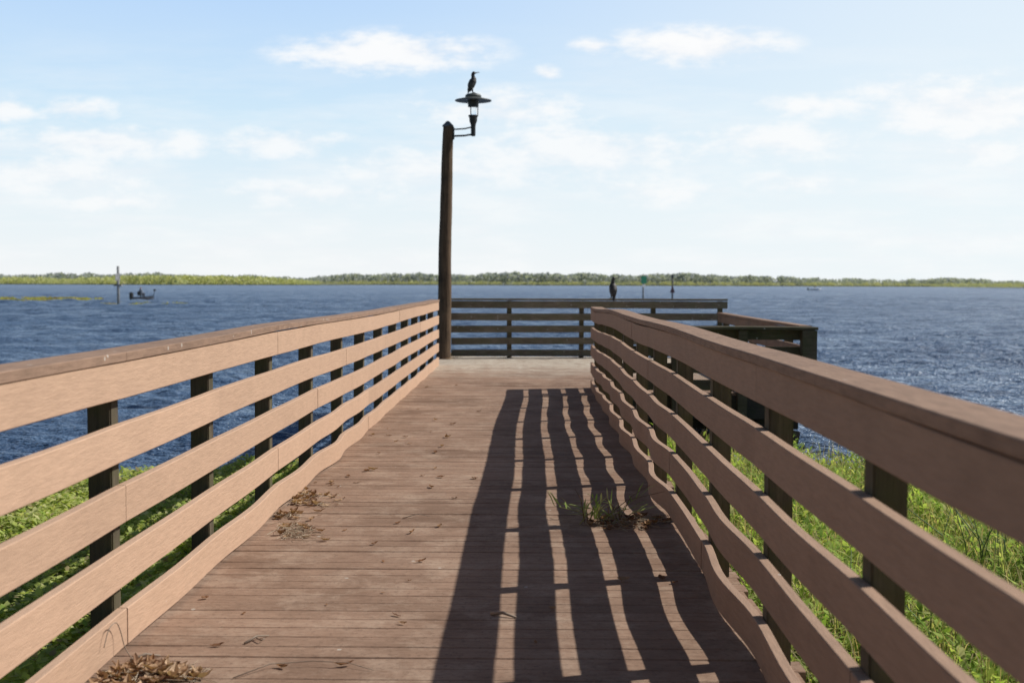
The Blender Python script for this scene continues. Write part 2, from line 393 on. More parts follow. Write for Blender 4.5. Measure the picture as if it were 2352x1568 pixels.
def bird(loc,rz,label,headyaw=0,up=0.0):
    b=empty('waterbird',loc,label,'bird',None,rz)
    hy=headyaw; hx=lambda r:(r*math.cos(hy),r*math.sin(hy))
    h1,h2=hx(.020),hx(.048)
    pts=[(-.055,0,.03),(-.05,0,.08),(-.028,0,.145),(.0,0,.21),(.012,0,.255),(.008,0,.288),(.002,0,.318),(.004,0,.342),(h1[0],h1[1],.362),(h2[0],h2[1],.366)]
    rad=[(.022,.018),(.05,.046),(.074,.068),(.074,.068),(.058,.054),(.038,.037),(.031,.032),(.031,.033),(.031,.034),(.015,.016)]
    P,Rr=smoothpath(pts,rad); m=MB(); m.tube(P,Rr,14); m.build('body',M_bird,b,True,True)
    f=lambda r,z:(hx(r)[0],hx(r)[1],z)
    m=MB(); m.tube([f(.045,.365),f(.08,.371),f(.118,.378),f(.124,.370)],[.012,.0075,.005,.003],8); m.build('bill',M_bill,b,True,True)
    for s in (-1,1):
        m=MB(); pts=[(.005,s*.040,.232),(-.012,s*.058,.19),(-.04,s*.055,.125),(-.07,s*.032,.06),(-.085,s*.016,.01)]
        P,Rr=smoothpath(pts,[(.010,.014),(.016,.042),(.016,.046),(.012,.028),(.004,.008)],4); m.tube(P,Rr,10); m.build('wing',M_wing,b,True,True)
        m=MB(); m.tube([(-.01,s*.03,.10),(-.005,s*.032,.04),(.0,s*.032,.008)],[.02,.012,.008],8)
        for a in (-.5,0,.5): m.tube([(0,s*.032,.007),(.05*math.cos(a),s*.032+.05*math.sin(a),.004)],[.007,.004],6)
        m.build('foot',M_foot,b,True,True)
    m=MB(); P,Rr=smoothpath([(-.055,0,.075),(-.08,0,.02),(-.10,0,-.04)],[(.03,.014),(.034,.009),(.026,.004)],4); m.tube(P,Rr,10); m.build('tail',M_bird,b,True,True)
    return b
bird((AX-.01,LY,TOPZ),0,'dark waterbird with its bill pointing right, perched on top of the lantern')
pb=atY(1408,690,23.72)
bb=bird((pb.x,23.78,1.115),R_(100),'dark upright waterbird perched on the weathered railing at the end of the platform',R_(-95)); bb.scale=(.98,.98,1.04)
# ------------------------------------------------------------ ground, water
def shoreY(x):
    b=15.1 if x>0 else 14.7
    k=.55 if x<-1.6 else (.62 if x>1.6 else 0)
    return b-max(abs(x)-1.8,0)*k+.35*math.sin(x*1.7)+.2*math.sin(x*4.1+1)
def gz(x,y):
    s=shoreY(x)-y
    if s<0: return WZ+max(s*.12,-1.5)
    return WZ+.02+min(s*.035,.42)+.03*math.sin(x*2.1)*math.sin(y*1.7)*min(s,1)
m=MB(); NX,NY=120,110; vs=[];fs=[]
for j in range(NY+1):
    for i in range(NX+1):
        x=-30+60*i/NX; y=-20+45*j/NY; vs.append((x,y,gz(x,y)))
for j in range(NY):
    for i in range(NX): a=j*(NX+1)+i; fs.append((a,a+1,a+NX+2,a+NX+1))
m.add(vs,fs)
gmt,nt,b=newmat('bank_soil'); P=geopos(nt)
lk(nt,ramp(nt,noise_tex(nt,P,6,6,.7),[(.3,(.045,.05,.018)),(.55,(.09,.11,.03)),(.75,(.14,.12,.06))]),b.inputs['Base Color']); b.inputs['Roughness'].default_value=.95
tag(m.build('ground',gmt,None,True),kind='structure')
# water: real wave surface near the pier, flat sheet to the horizon
def water():
    NR,NC=900,600
    Y=[9.0]
    for i in range(NR-1): Y.append(Y[-1]+max(.05,.0044*Y[-1]))
    Y=np.array(Y); u=np.linspace(-1,1,NC)
    X=u[None,:]*(.5*Y[:,None]+3); YY=np.repeat(Y[:,None],NC,axis=1)
    X=X+rng.uniform(-.3,.3,X.shape)*(X[:,1:2]-X[:,0:1])
    Z=np.zeros_like(X); r2=np.random.default_rng(5)
    gust=.8+.4*np.sin(X*.05+1.3*np.sin(YY*.021))*np.sin(YY*.043+X*.012)
    for i in range(120):
        far=i>=80
        lam=r2.uniform(1.1,3.6) if far else .22*math.exp(r2.uniform(0,1)*1.5)
        th=R_(72)+r2.normal()*.5
        k=2*PI/lam; a=.0070*lam**.95
        res=np.maximum(.05,.0044*Y)*2.4; att=np.clip(lam/res-.5,0,1)
        if far: att=att*np.clip((Y-22)/40,0,1)
        ph=k*(X*math.cos(th)+YY*math.sin(th))+r2.uniform(0,6.28)
        Z+=a*att[:,None]*gust*(np.sin(ph)+.25*np.sin(2*ph+1))
    v=np.stack([X,YY,Z+WZ],2).reshape(-1,3)
    idx=np.arange(NR*NC).reshape(NR,NC)
    q=np.stack([idx[:-1,:-1],idx[:-1,1:],idx[1:,1:],idx[1:,:-1]],2).reshape(-1,4)
    n=len(v); extra=np.array([(-9000,-60,WZ-.2),(9000,-60,WZ-.2),(9000,9000,WZ-.2),(-9000,9000,WZ-.2)])
    v=np.concatenate([v,extra]); 
    me=bpy.data.meshes.new('water'); me.vertices.add(len(v)); me.vertices.foreach_set('co',v.ravel())
    loops=np.concatenate([q.ravel(),[n,n+1,n+2,n+3]]).astype(np.int32); nf=len(q)+1
    me.loops.add(len(loops)); me.loops.foreach_set('vertex_index',loops)
    me.polygons.add(nf); me.polygons.foreach_set('loop_start',(np.arange(nf)*4).astype(np.int32))
    me.update(calc_edges=True); me.validate(); me.polygons.foreach_set('use_smooth',[True]*nf)
    me.materials.append(M_water); o=bpy.data.objects.new('water',me); C.objects.link(o); tag(o,kind='structure')
water()
m=MB(); zS=WZ+.25
m.add([(-9000,1290,zS),(9000,1290,zS),(9000,9500,zS),(-9000,9500,zS)],[(0,1,2,3)])
m.add([(-3000,925,zS),(-420,940,zS),(-250,985,zS),(-165,1060,zS),(-150,1288,zS),(-3000,1288,zS)],[(0,1,2,3,4,5)])
m.add([(285,860,zS),(330,800,zS),(1500,760,zS),(1500,1288,zS),(420,1000,zS)],[(0,1,2,3,4)])
tag(m.build('shoreline',plain('marsh_ground',(.25,.27,.17),.95,0,.2,.02)),kind='structure')
# ------------------------------------------------------------ vegetation (blade fields)
def blades(name,pos,L,W,lean,yaw,cols,mat,up=1.0,droop=.35,label=None,cat=None,group=None,kind='stuff',parent=None,basek=.85):
    n=len(pos); pos=np.asarray(pos,float)
    dirx,diry=np.cos(yaw),np.sin(yaw); sx,sy=-diry,dirx
    v=np.zeros((n,5,3))
    hx=np.sin(lean)*L; hz=np.cos(lean)*L
    for k,(f,wf) in enumerate(((0,.55),(.55,1.0))):
        cx=pos[:,0]+dirx*hx*f; cy=pos[:,1]+diry*hx*f; cz=pos[:,2]+hz*f
        for j,s in enumerate((-1,1)):
            v[:,k*2+j,0]=cx+sx*W*wf*s*.5; v[:,k*2+j,1]=cy+sy*W*wf*s*.5; v[:,k*2+j,2]=cz
    v[:,4,0]=pos[:,0]+dirx*hx*1.15; v[:,4,1]=pos[:,1]+diry*hx*1.15; v[:,4,2]=pos[:,2]+hz*(1-droop*.35)
    me=bpy.data.meshes.new(name); 
    base=(np.arange(n)*5)[:,None]
    loops=np.concatenate([base+np.array([[0,1,3,2]]),base+np.array([[2,3,4]])],axis=1).ravel()
    me.vertices.add(n*5); me.vertices.foreach_set('co',v.ravel())
    me.loops.add(len(loops)); me.loops.foreach_set('vertex_index',loops.astype(np.int32))
    ls=(np.arange(n)*7)[:,None]+np.array([[0,4]])
    me.polygons.add(n*2); me.polygons.foreach_set('loop_start',ls.ravel().astype(np.int32))
    me.update(calc_edges=True); me.validate()
    a=me.color_attributes.new('tone','FLOAT_COLOR','POINT')
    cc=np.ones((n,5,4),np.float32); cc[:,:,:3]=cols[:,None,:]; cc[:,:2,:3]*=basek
    a.data.foreach_set('color',cc.ravel()); me.materials.append(mat)
    o=bpy.data.objects.new(name,me); C.objects.link(o)
    if parent: o.parent=parent
    elif kind or label: tag(o,label,cat,group,kind)
    return o
def pal(n,cols,w,var=.2):
    c=np.array(cols)[rng.choice(len(cols),n,p=np.array(w)/sum(w))]
    return c*(1+rng.uniform(-var,var,(n,1)))
def field(x0,x1,ylo,yhi,n,wedge):
    out=[]
    while len(out)<n:
        x=rng.uniform(x0,x1); y=rng.uniform(ylo,yhi)
        if abs(x)>wedge*y+1.0 and rng.random()<.93: continue
        if y>shoreY(x)+.15*rng.random(): continue
        out.append((x,y,gz(x,y)-.01))
    return np.array(out)
def clump(p,s): return np.array([mnoise.noise(Vector((a[0]*s,a[1]*s,3.3))) for a in p])
p=field(-9.5,-1.72,1.5,15.3,100000,.44); n=len(p); cl=clump(p,1.3); c2=clump(p,5)
L=rng.uniform(.03,.07,n)*(1+.4*cl); p[:,2]+=rng.uniform(.0,.11,n)*(1+1.0*cl+1.0*c2)
cols=pal(n,[(.43,.50,.15),(.51,.56,.20),(.28,.38,.09),(.58,.57,.29),(.44,.36,.21)],[4,4,1.6,2,.7],.22)
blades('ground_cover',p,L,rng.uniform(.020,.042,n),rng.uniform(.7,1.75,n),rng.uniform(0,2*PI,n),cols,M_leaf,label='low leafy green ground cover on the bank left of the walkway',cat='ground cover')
p=field(1.02,9.5,1.5,15.4,88000,.42); n=len(p); cl=clump(p,1.1); c2=clump(p,3.2)
typ=rng.random(n); T1,T2=.70,.92
L=np.where(typ<T1,rng.uniform(.04,.10,n),np.where(typ<T2,rng.uniform(.16,.50,n),rng.uniform(.10,.28,n)))*(1+.4*cl)
W=np.where(typ<T1,rng.uniform(.014,.032,n),np.where(typ<T2,rng.uniform(.003,.006,n),rng.uniform(.005,.010,n)))
le=np.where(typ<T1,rng.uniform(.4,1.6,n),np.where(typ<T2,rng.uniform(.0,1.5,n),rng.uniform(.2,1.3,n)))
p[:,2]+=np.where(typ<T1,rng.uniform(0,.26,n)*np.clip(1+.8*cl+1.5*c2,.1,2.2),np.where(typ<T2,rng.uniform(0,.12,n),0))
cols=pal(n,[(.33,.45,.11),(.41,.51,.15),(.20,.31,.07),(.50,.50,.22)],[4,4,2.2,1.5],.22)
stc=pal(n,[(.52,.43,.27),(.40,.31,.19),(.42,.46,.18)],[2.6,2.2,1.6],.2); st_=(typ>=T1)&(typ<T2); cols[st_]=stc[st_]
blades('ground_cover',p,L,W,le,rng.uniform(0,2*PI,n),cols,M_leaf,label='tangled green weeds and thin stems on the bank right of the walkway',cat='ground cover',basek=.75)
# rush clumps
M_rush=plain('rush_stems',(.13,.20,.075),.6,0,.3,8)
def rush(px,py,z,n,h,label,spread=.35,lean=.5):
    c=atZ(px,py,z); c.z=gz(c.x,c.y); root=empty('rush_clump',c,label,'rushes')
    for i in range(n):
        m=MB()
        a=random.uniform(0,2*PI); r=spread*random.random(); hh=h*random.uniform(.6,1.1); le=random.uniform(-.2,1)*lean
        x,y=c.x+r*math.cos(a),c.y+r*math.sin(a); dx,dy=random.uniform(-.9,.5)*le,random.uniform(-.5,.5)*le
        m.tube([(x,y,c.z-.03),(x+dx*hh*.3,y+dy*hh*.3,c.z+hh*.5),(x+dx*hh,y+dy*hh,c.z+hh*.95)],[.005,.004,.0015],5)
        m.build('stem',M_rush,root,True)
rush(2300,1390,-.5,20,.75,'tallest clump of thin green rush stems, in the grass at the right edge',.6,1.1)
rush(1960,1540,-.42,14,.6,'clump of thin rush stems close under the shaded railing, lower right',.35,.7)
rush(2240,1560,-.42,12,.5,'short clump of rush stems in the bottom right corner',.35,.8)
# bare twig plant on the bank
c=atZ(2000,1140,-.7); m=MB()
m.tube([c,c+Vector((-.03,0,.2)),c+Vector((-.12,0,.42))],[.008,.006,.002],5); m.tube([c+Vector((-.03,0,.2)),c+Vector((.03,0,.36))],[.005,.002],5); m.tube([c+Vector((-.07,0,.3)),c+Vector((-.16,0,.36))],[.004,.002],5)
tag(m.build('bare_twig_plant',plain('grey_twig',(.14,.11,.08),.8)),'bare grey branching twig standing at the water edge right of the walkway','twig plant')
# weed on deck
W0=atZ(1390,1200,0); weed=empty('weed',W0,'green narrow leaved weed growing up between the deck boards in the railing shadow','plant')
m=MB(); lp=[];ll=[];ly=[];le=[]
for i in range(24):
    a=random.uniform(0,2*PI); h=random.uniform(.05,.23); sp_=random.uniform(.06,.40)
    dx=math.cos(a)*sp_-.02; dy=math.sin(a)*sp_*.7
    b0=(W0.x+random.uniform(-.16,.14),W0.y+random.uniform(-.07,.07),0)
    p1=(b0[0]+dx*.4,b0[1]+dy*.4,h*.68); p2=(b0[0]+dx,b0[1]+dy,h)
    dry=random.random()<.35
    m.tube([b0,p1,p2],[.003,.0022,.0012],5,col=(.20,.13,.08) if dry else (.34,.32,.14))
    if dry: continue
    for k in range(6):
        s=.2+.8*k/5; q=[b0[j]*(1-s)+p2[j]*s+(.0 if j<2 else .2*h*math.sin(PI*s)) for j in range(3)]
        lp.append((q[0]-W0.x,q[1]-W0.y,q[2])); ll.append(random.uniform(.06,.14)); ly.append(a+random.uniform(-1.0,1.0)); le.append(random.uniform(.5,1.7))
m.build('stems',M_leaf,weed)
n=len(lp); blades('leaves',lp,np.array(ll),rng.uniform(.007,.013,n),np.array(le),np.array(ly),pal(n,[(.44,.55,.18),(.32,.43,.13),(.54,.50,.27)],[4,3,2.5]),M_leaf,parent=weed,kind=None)
# ------------------------------------------------------------ leaves, litter, twigs
DRY=[(.27,.15,.082),(.20,.105,.06),(.34,.215,.13),(.15,.08,.05)]
def leafmesh(L,W,curl,col):
    m=MB(); vs=[];fs=[];N=6
    for i in range(N+1):
        s=i/N; w=W*math.sin(PI*min(max(s*.94+.04,0),1))**.8
        z=curl*((s-.5)**2)*4*L*.25
        for j in (-1,0,1): vs.append(((s-.5)*L,j*w*.5,z+abs(j)*curl*w*.35+.003+.002*math.sin(i*2.3+j)))
    for i in range(N):
        for j in range(2): a=i*3+j; fs.append((a,a+1,a+4,a+3))
    m.add(vs,fs,col); return m
LM=[]
for i in range(6):
    o=leafmesh(.045+.008*i,.022+.007*(i%3),[.1,.5,.8,.3,.9,.6][i],DRY[i%4]).build('fallen_leaf',M_dry); LM.append(o)
lpx=[(910,1015),(940,1020),(890,985),(845,1082),(760,1110),(1000,1040),(870,1042),(880,1290),(967,1291),(940,1335),(880,1362),(750,1390),(910,1415),(925,1434),(790,1530),(1230,1476),(945,1225),(1045,1145),(990,1120),(1270,1400),(650,1535),(775,1135),(1432,1335),(1645,1392),(1090,1100),(1000,965),(910,930),(1010,905),(820,1110),(930,1005),(855,1080),(800,1095),(725,1110),(740,1095),(990,992),(913,1203),(775,1160),(1010,1210),(655,1180),(640,1192),(670,1190),(700,1120),(560,1410),(470,1375),(1100,945),(960,940),(1040,975),(720,1215),(860,1250),(1395,1218),(1520,1330),(1550,1340)]
lpx+= [(random.uniform(760,1050),random.uniform(880,1100)) for _ in range(14)]+[(random.uniform(620,800),random.uniform(1110,1250)) for _ in range(14)]+[(random.uniform(230,520),random.uniform(1480,1560)) for _ in range(8)]
used=set()
for i,(px,py) in enumerate(lpx):
    k=random.randrange(6); c=atZ(px,py,0)
    if not(-1.48<c.x<.8): continue
    if k in used: o=LM[k].copy(); C.objects.link(o)
    else: o=LM[k]; used.add(k)
    s=random.uniform(.45,1.05) if py>1100 else random.uniform(.7,1.3)
    o.location=(c.x,c.y,.004); o.rotation_euler=(random.uniform(-.2,.2),random.uniform(-.15,.15),random.uniform(0,6.28)); o.scale=(s,s*random.uniform(.7,1.3),s)
    tag(o,'small dry brown leaf lying loose on the deck boards','leaf','dry leaves scattered over the deck')
for k in range(6):
    if k not in used: bpy.data.objects.remove(LM[k])
def pile(px0,px1,py0,py1,nl,ns,label,hgt=.05,cols=DRY,ll=(.04,.08)):
    m=MB(); cx,cy=(px0+px1)/2,(py0+py1)/2
    ph1,ph2=random.uniform(0,6.28),random.uniform(0,6.28)
    def spot():
        a=random.uniform(0,2*PI); r=math.sqrt(random.random())*(1+.22*math.sin(2*a+ph1)+.15*math.sin(3*a+ph2))*.95
        c=atZ(cx+(px1-px0)/2*r*math.cos(a),cy+(py1-py0)/2*r*math.sin(a),0); return c,min(r,1)
    for i in range(nl):
        c,r=spot(); c.x=max(c.x,-1.49)
        q=leafmesh(random.uniform(*ll),random.uniform(.02,.04),random.uniform(.2,1.6),random.choice(cols))
        M4=Matrix.Translation((c.x,c.y,.003+hgt*(1-r)*random.random()))@Matrix.Rotation(random.uniform(0,6.28),4,'Z')@Matrix.Rotation(random.uniform(-.4,.4),4,'X')
        m.add([M4@Vector(v) for v in q.v],q.f,q.c[0])
    for i in range(ns):
        c,r=spot(); b=random.uniform(0,6.28); l=random.uniform(.04,.11); c.x=max(c.x,-1.45)
        z=.004+hgt*(1-r)*random.random()
        m.tube([(c.x,c.y,z),(c.x+.5*l*math.cos(b),c.y+.5*l*math.sin(b),z+random.uniform(0,.02)),(c.x+l*math.cos(b+.7),c.y+l*math.sin(b+.7),z)],.0014,4,col=random.choice([(.46,.37,.27),(.36,.28,.20),(.52,.44,.34)]))
    return tag(m.build('leaf_pile',M_dry),label,'leaf pile')
DRL=[(.42,.28,.175),(.34,.21,.125),(.50,.36,.24),(.23,.135,.085)]
pile(215,470,1530,1585,120,160,'big heap of dry leaves and stringy moss at the bottom left of the deck',.03,DRL,(.05,.10))
pile(645,772,1126,1167,46,40,'patch of brown dry leaves against the left railing, halfway along',.018,DRL)
pile(637,725,1205,1240,10,120,'tuft of pale stringy dry moss on the deck near the left railing',.03,DRL)
pile(618,695,1177,1196,14,20,'row of a few big dry leaves at the foot of the left railing',.02,DRL)
pile(1360,1540,1186,1218,46,140,'dry litter heap beside the green weed under the right railing',.04)
pile(1005,1065,812,828,30,40,'pale litter heap at the foot of the lamp pole',.08,[(.4,.28,.18),(.45,.34,.25),(.26,.15,.09)],(.08,.16))
M_twig=plain('twig_bark',(.26,.2,.15),.8)
def twig(pts,r,label,z=.006,extra=None):
    m=MB(); w=[atZ(x,y,0) for x,y in pts]; w=[Vector((p.x,p.y,z+(.012 if 0<i<len(w)-1 else 0))) for i,p in enumerate(w)]
    m.tube(w,[r*(1-.5*i/(len(w)-1)) for i in range(len(w))],6)
    if extra:
        e=[atZ(x,y,0) for x,y in extra]; m.tube([Vector((p.x,p.y,z+.008)) for p in e],r*.6,5)
    return tag(m.build('twig',M_twig,None,True),label,'twig')
twig([(562,1480),(590,1470),(617,1462)],.005,'pale forked twig lying on the sunlit deck boards',extra=[(588,1471),(600,1478),(607,1474)])
twig([(300,1520),(335,1512),(368,1508)],.008,'short thick stick behind the big leaf heap')
twig([(1128,1412),(1155,1416),(1185,1420)],.009,'dark short stick lying in the railing shadow')
twig([(535,1560),(620,1535),(720,1528),(800,1532),(858,1542)],.0022,'long thin curving vine stem lying on the near deck boards')
twig([(925,1192),(960,1186),(990,1188)],.003,'thin straw lying across the middle of the deck')
m=MB()
pts=[(-1.505,4.42,.10),(-1.50,4.46,.155),(-1.495,4.52,.163),(-1.495,4.57,.12),(-1.48,4.58,.05),(-1.44,4.56,.008)]
P,_=smoothpath(pts,[(.003,.003)]*6,5); m.tube(P,.0018,6); tag(m.build('vine',M_twig,None,True),'thin dry vine curling over the bottom board of the left railing','vine')
# ------------------------------------------------------------ distant shore vegetation
def clumps(name,trees,nq,cols,w,label,cat,var=.08):
    T=np.array(trees); n=len(T)*nq; t=np.repeat(T,nq,axis=0)
    u=rng.uniform(-1,1,n); vv=rng.uniform(-1,1,n); s=rng.uniform(0,1,n)**.8
    wd=np.sqrt(np.clip(1-(s*1.0)**2.2,0.06,1))
    px=t[:,0]+u*t[:,4]*wd; py=t[:,1]+vv*t[:,4]*wd; pz=t[:,2]+s*t[:,3]*.94
    sz=t[:,3]*rng.uniform(.05,.12,n)
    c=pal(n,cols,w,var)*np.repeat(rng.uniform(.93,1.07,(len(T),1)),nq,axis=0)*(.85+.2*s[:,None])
    a=rng.normal(size=(n,3)); a/=np.linalg.norm(a,axis=1)[:,None]
    b=np.cross(a,rng.normal(size=(n,3))); b/=np.linalg.norm(b,axis=1)[:,None]
    ctr=np.stack([px,py,pz],1); v=np.zeros((n,4,3))
    for k,(i,j) in enumerate(((-1,-1),(1,-1),(1,1),(-1,1))): v[:,k]=ctr+(a*i+b*j)*sz[:,None]
    me=bpy.data.meshes.new(name); me.from_pydata(v.reshape(-1,3).tolist(),[],np.arange(n*4).reshape(-1,4).tolist()); me.update()
    at=me.color_attributes.new('tone','FLOAT_COLOR','POINT'); cc=np.ones((n,4,4),np.float32); cc[:,:,:3]=c[:,None,:]; at.data.foreach_set('color',cc.ravel())
    me.materials.append(M_far); o=bpy.data.objects.new(name,me); C.objects.link(o); tag(o,label,cat,kind='stuff'); return o
prof=[(-400,629),(0,630),(300,628),(500,632),(640,634),(720,638),(800,630),(900,627),(1000,631),(1100,628),(1250,626),(1400,632),(1500,629),(1600,629),(1700,633),(1850,637),(2000,643),(2100,640),(2250,640),(2352,647),(2800,649)]
px_=[a for a,_ in prof]; py_=[b for _,b in prof]
tr=[]
for i in range(2000):
    px=random.uniform(-300,2650); Y=random.uniform(1330,1440); top=np.interp(px,px_,py_)+random.uniform(-1.5,4)+1.8*math.sin(px*.031)+1.2*math.sin(px*.083)
    q=atY(px,top,Y); tr.append((q.x,Y,zS,max(q.z-zS,4),random.uniform(5,11)))
clumps('distant_wood',tr,30,[(.36,.39,.415),(.39,.415,.43),(.40,.41,.43),(.37,.41,.39)],[3,3,2,1.5],'hazy grey green tree line along the far shore of the lake','wood')  # aerial haze mixed into the foliage colours as grey
tr=[]
for i in range(800):
    px=random.uniform(-350,730); Y=random.uniform(965,1060) if px<420 else random.uniform(1040,1140)
    top=np.interp(px,[-300,0,60,150,250,330,420,520,640,730],[636,637,634,639,634,631,632,632,637,645])+random.uniform(-1,6)
    q=atY(px,top,Y); tr.append((q.x,Y,zS,max(q.z-zS,1.2),random.uniform(3,8)))
clumps('marsh_shrubs',tr,32,[(.54,.55,.28),(.49,.51,.25),(.56,.54,.32),(.43,.47,.24)],[3,3,2,1.5],'yellow green marsh shrubs on the far bank at left','shrubs')
tr=[]
for i in range(900):
    px=random.uniform(700,2700); Y=random.uniform(1294,1312); h=random.uniform(2.2,4.2); q=atY(px,650,Y); tr.append((q.x,Y,zS,h,4))
for i in range(350):
    px=random.uniform(2030,2700); f=min(1,(px-2030)/180); Y=random.uniform(900,960); h=random.uniform(1.5,3.4)*(.4+.6*f); q=atY(px,650,Y)
    if q.x>300: tr.append((q.x,Y,zS,h,4))
clumps('distant_reeds',tr,24,[(.52,.52,.30),(.48,.49,.28),(.53,.50,.33)],[3,3,2],'thin pale green reed belt along the water edge of the far shore','reeds')
# floating plant mats
def matveg(px0,px1,py0,py1,n,label,h=.25):
    pos=[]
    while len(pos)<n:
        u=random.random(); w=math.sin(PI*u)**.6
        px=px0+(px1-px0)*u; py=(py0+py1)/2+(py1-py0)/2*random.uniform(-1,1)*w
        if mnoise.noise(Vector((px*.03,py*.25,1)))<-.12: continue
        q=atZ(px,py,WZ); pos.append((q.x,q.y,WZ-.02))
    n=len(pos)
    return blades('floating_plants',pos,rng.uniform(.5,1.2,n)*h,rng.uniform(.12,.3,n),rng.uniform(.2,1.2,n),rng.uniform(0,6.28,n),pal(n,[(.40,.38,.12),(.32,.33,.10),(.36,.27,.14)],[3,2,2]),M_leaf,label=label,cat='water plants')
matveg(-120,236,685,692,2600,'yellow brown mat of floating plants at the far left',.35)
matveg(225,430,695,701,600,'sparse yellow green floating plants around the channel marker post',.2)
# ------------------------------------------------------------ channel markers
M_mpost=plain('grey_marker_post',(.26,.26,.26),.8,0,.3,6); M_white=plain('white_paint',(.6,.6,.58),.5,0,.08,4); M_green=plain('green_sign',(.012,.19,.10),.5,0,.1,3); M_red=plain('dull_red_board',(.14,.06,.06),.6,0,.15,3); M_dpost=plain('dark_marker_post',(.10,.095,.09),.8,0,.3,6)
q=atZ(272,699,WZ); s=q.y/F; mk=empty('channel_marker',(q.x,q.y,WZ),'grey channel marker post with edge on boards near the fishing boat at left','channel marker')
m=MB(); m.tube([(0,0,-1),(0,0,88*s)],[.13,.12],10); m.build('post',M_mpost,mk,True,True)
for (z,w,h,rz) in ((62*s,.62,.62,1.1),(66*s,.5,.5,-1.0)):
    m=MB(); m.box(-w/2,w/2,-.02,.02,z-h/2,z+h/2,.006); ob=m.build('sign_board',M_mpost,mk,False,True); ob.rotation_euler=(0,0,rz); ob.location=(.0,-.17 if rz>0 else .17,0)
m=MB(); m.box(-.36,.36,-.2,.2,42*s,46*s,.01); m.build('crossbar',M_mpost,mk,False,True)
q=atY(1477,690,165); mk=empty('channel_marker',(q.x,165,WZ),'green square channel marker sign on a post beyond the platform railing','channel marker')
zt=atY(1477,634,165).z-WZ; zb=atY(1477,650,165).z-WZ
m=MB(); m.tube([(0,0,-1),(0,0,zt-.05)],[.12,.11],10); m.build('post',M_mpost,mk,True,True)
m=MB(); w=.44; m.box(-w,w,-.17,-.13,zb-.08,zt,.01); ob=m.build('sign_board',M_green,mk,False,True); ob.rotation_euler=(0,0,R_(30))
m=MB(); m.box(-.24,.24,-.17,-.13,zb-.55,zb-.18,.01); ob=m.build('notice_board',M_white,mk,False,True); ob.rotation_euler=(0,0,R_(30))
q=atY(1544,690,160); mk=empty('channel_marker',(q.x,160,WZ),'thin dark channel marker with a small triangular board, rightmost of the posts in the water','channel marker')
zt=atY(1544,630,160).z-WZ
m=MB(); m.tube([(0,0,-1),(0,0,zt)],[.11,.09],10); m.build('post',M_dpost,mk,True,True)
z1=atY(1544,654,160).z-WZ; z0=atY(1544,672,160).z-WZ
m=MB(); m.add([(-.32,-.14,z0),(.32,-.14,z0),(0,-.14,z1),(-.32,-.18,z0),(.32,-.18,z0),(0,-.18,z1)],[(0,1,2),(5,4,3),(0,3,4,1),(1,4,5,2),(2,5,3,0)]); m.build('sign_board',M_red,mk,False,True)
m=MB(); m.box(-.14,.14,-.14,.14,zt-.5,zt-.05,.02); m.build('marker_light',M_dpost,mk,False,True)
# ------------------------------------------------------------ boats
def hullmesh(L,Bm,H):
    st=[(-.5,.82,0.0,.85),(-.3,.95,-.02,.85),(0,1,-.02,.88),(.25,.86,0,.95),(.42,.5,.12,1.04),(.5,.06,.45,1.12)]
    vs=[];fs=[]
    for (y,w,k,sh) in st:
        wv=w*Bm/2
        for (fx,fz) in ((-1,sh),(-.97,sh*.55+k*.45),(-.8,.22*sh+k*.78),(0,k),(.8,.22*sh+k*.78),(.97,sh*.55+k*.45),(1,sh),(.86,sh),(.84,sh*.8),(-.84,sh*.8),(-.86,sh)): vs.append((fx*wv,y*L,fz*H-.15))
    n=11
    for i in range(len(st)-1):
        for k in range(n): k2=(k+1)%n; fs.append((i*n+k,i*n+k2,(i+1)*n+k2,(i+1)*n+k))
    fs.append(tuple(range(n-1,-1,-1))); fs.append(tuple((len(st)-1)*n+k for k in range(n)))
    m=MB(); m.add(vs,fs); return m
def person(name,label,loc,rz,shirt,pants,pose):
    me=bpy.data.meshes.new(name+'_skeleton'); V=pose[0]; E=pose[1]; RR=pose[2]
    me.from_pydata(V,E,[]); me.update(); o=bpy.data.objects.new(name+'_tmp',me); C.objects.link(o)
    md=o.modifiers.new('Skin','SKIN')
    if not me.skin_vertices:
        raise RuntimeError('no skin layer')
    for i,d in enumerate(me.skin_vertices[0].data): d.radius=(RR[i],RR[i]); d.use_root=(i==0)
    s=o.modifiers.new('Sub','SUBSURF'); s.levels=2; s.render_levels=2
    dg=bpy.context.evaluated_depsgraph_get(); me2=bpy.data.meshes.new_from_object(o.evaluated_get(dg)); bpy.data.objects.remove(o)
    me2.materials.clear(); me2.materials.append(shirt); me2.materials.append(pants); me2.materials.append(M_skin)
    for p in me2.polygons:
        z=p.center.z; p.use_smooth=True
        p.material_index=1 if z<.02 or (p.center.y>.12 and z<.1) else (2 if z>.56 else 0)
    b=bpy.data.objects.new(name,me2); C.objects.link(b); b.location=loc; b.rotation_euler=(0,0,rz)
    tag(b,label,'person'); return b
M_skin=plain('skin',(.35,.2,.14),.6); M_shirt=plain('grey_shirt',(.33,.35,.39),.8); M_pants=plain('dark_trousers',(.04,.045,.06),.8); M_hull=plain('dark_hull',(.02,.024,.035),.35,0,.2,2); M_whull=plain('white_hull',(.75,.76,.77),.35,0,.05,2)
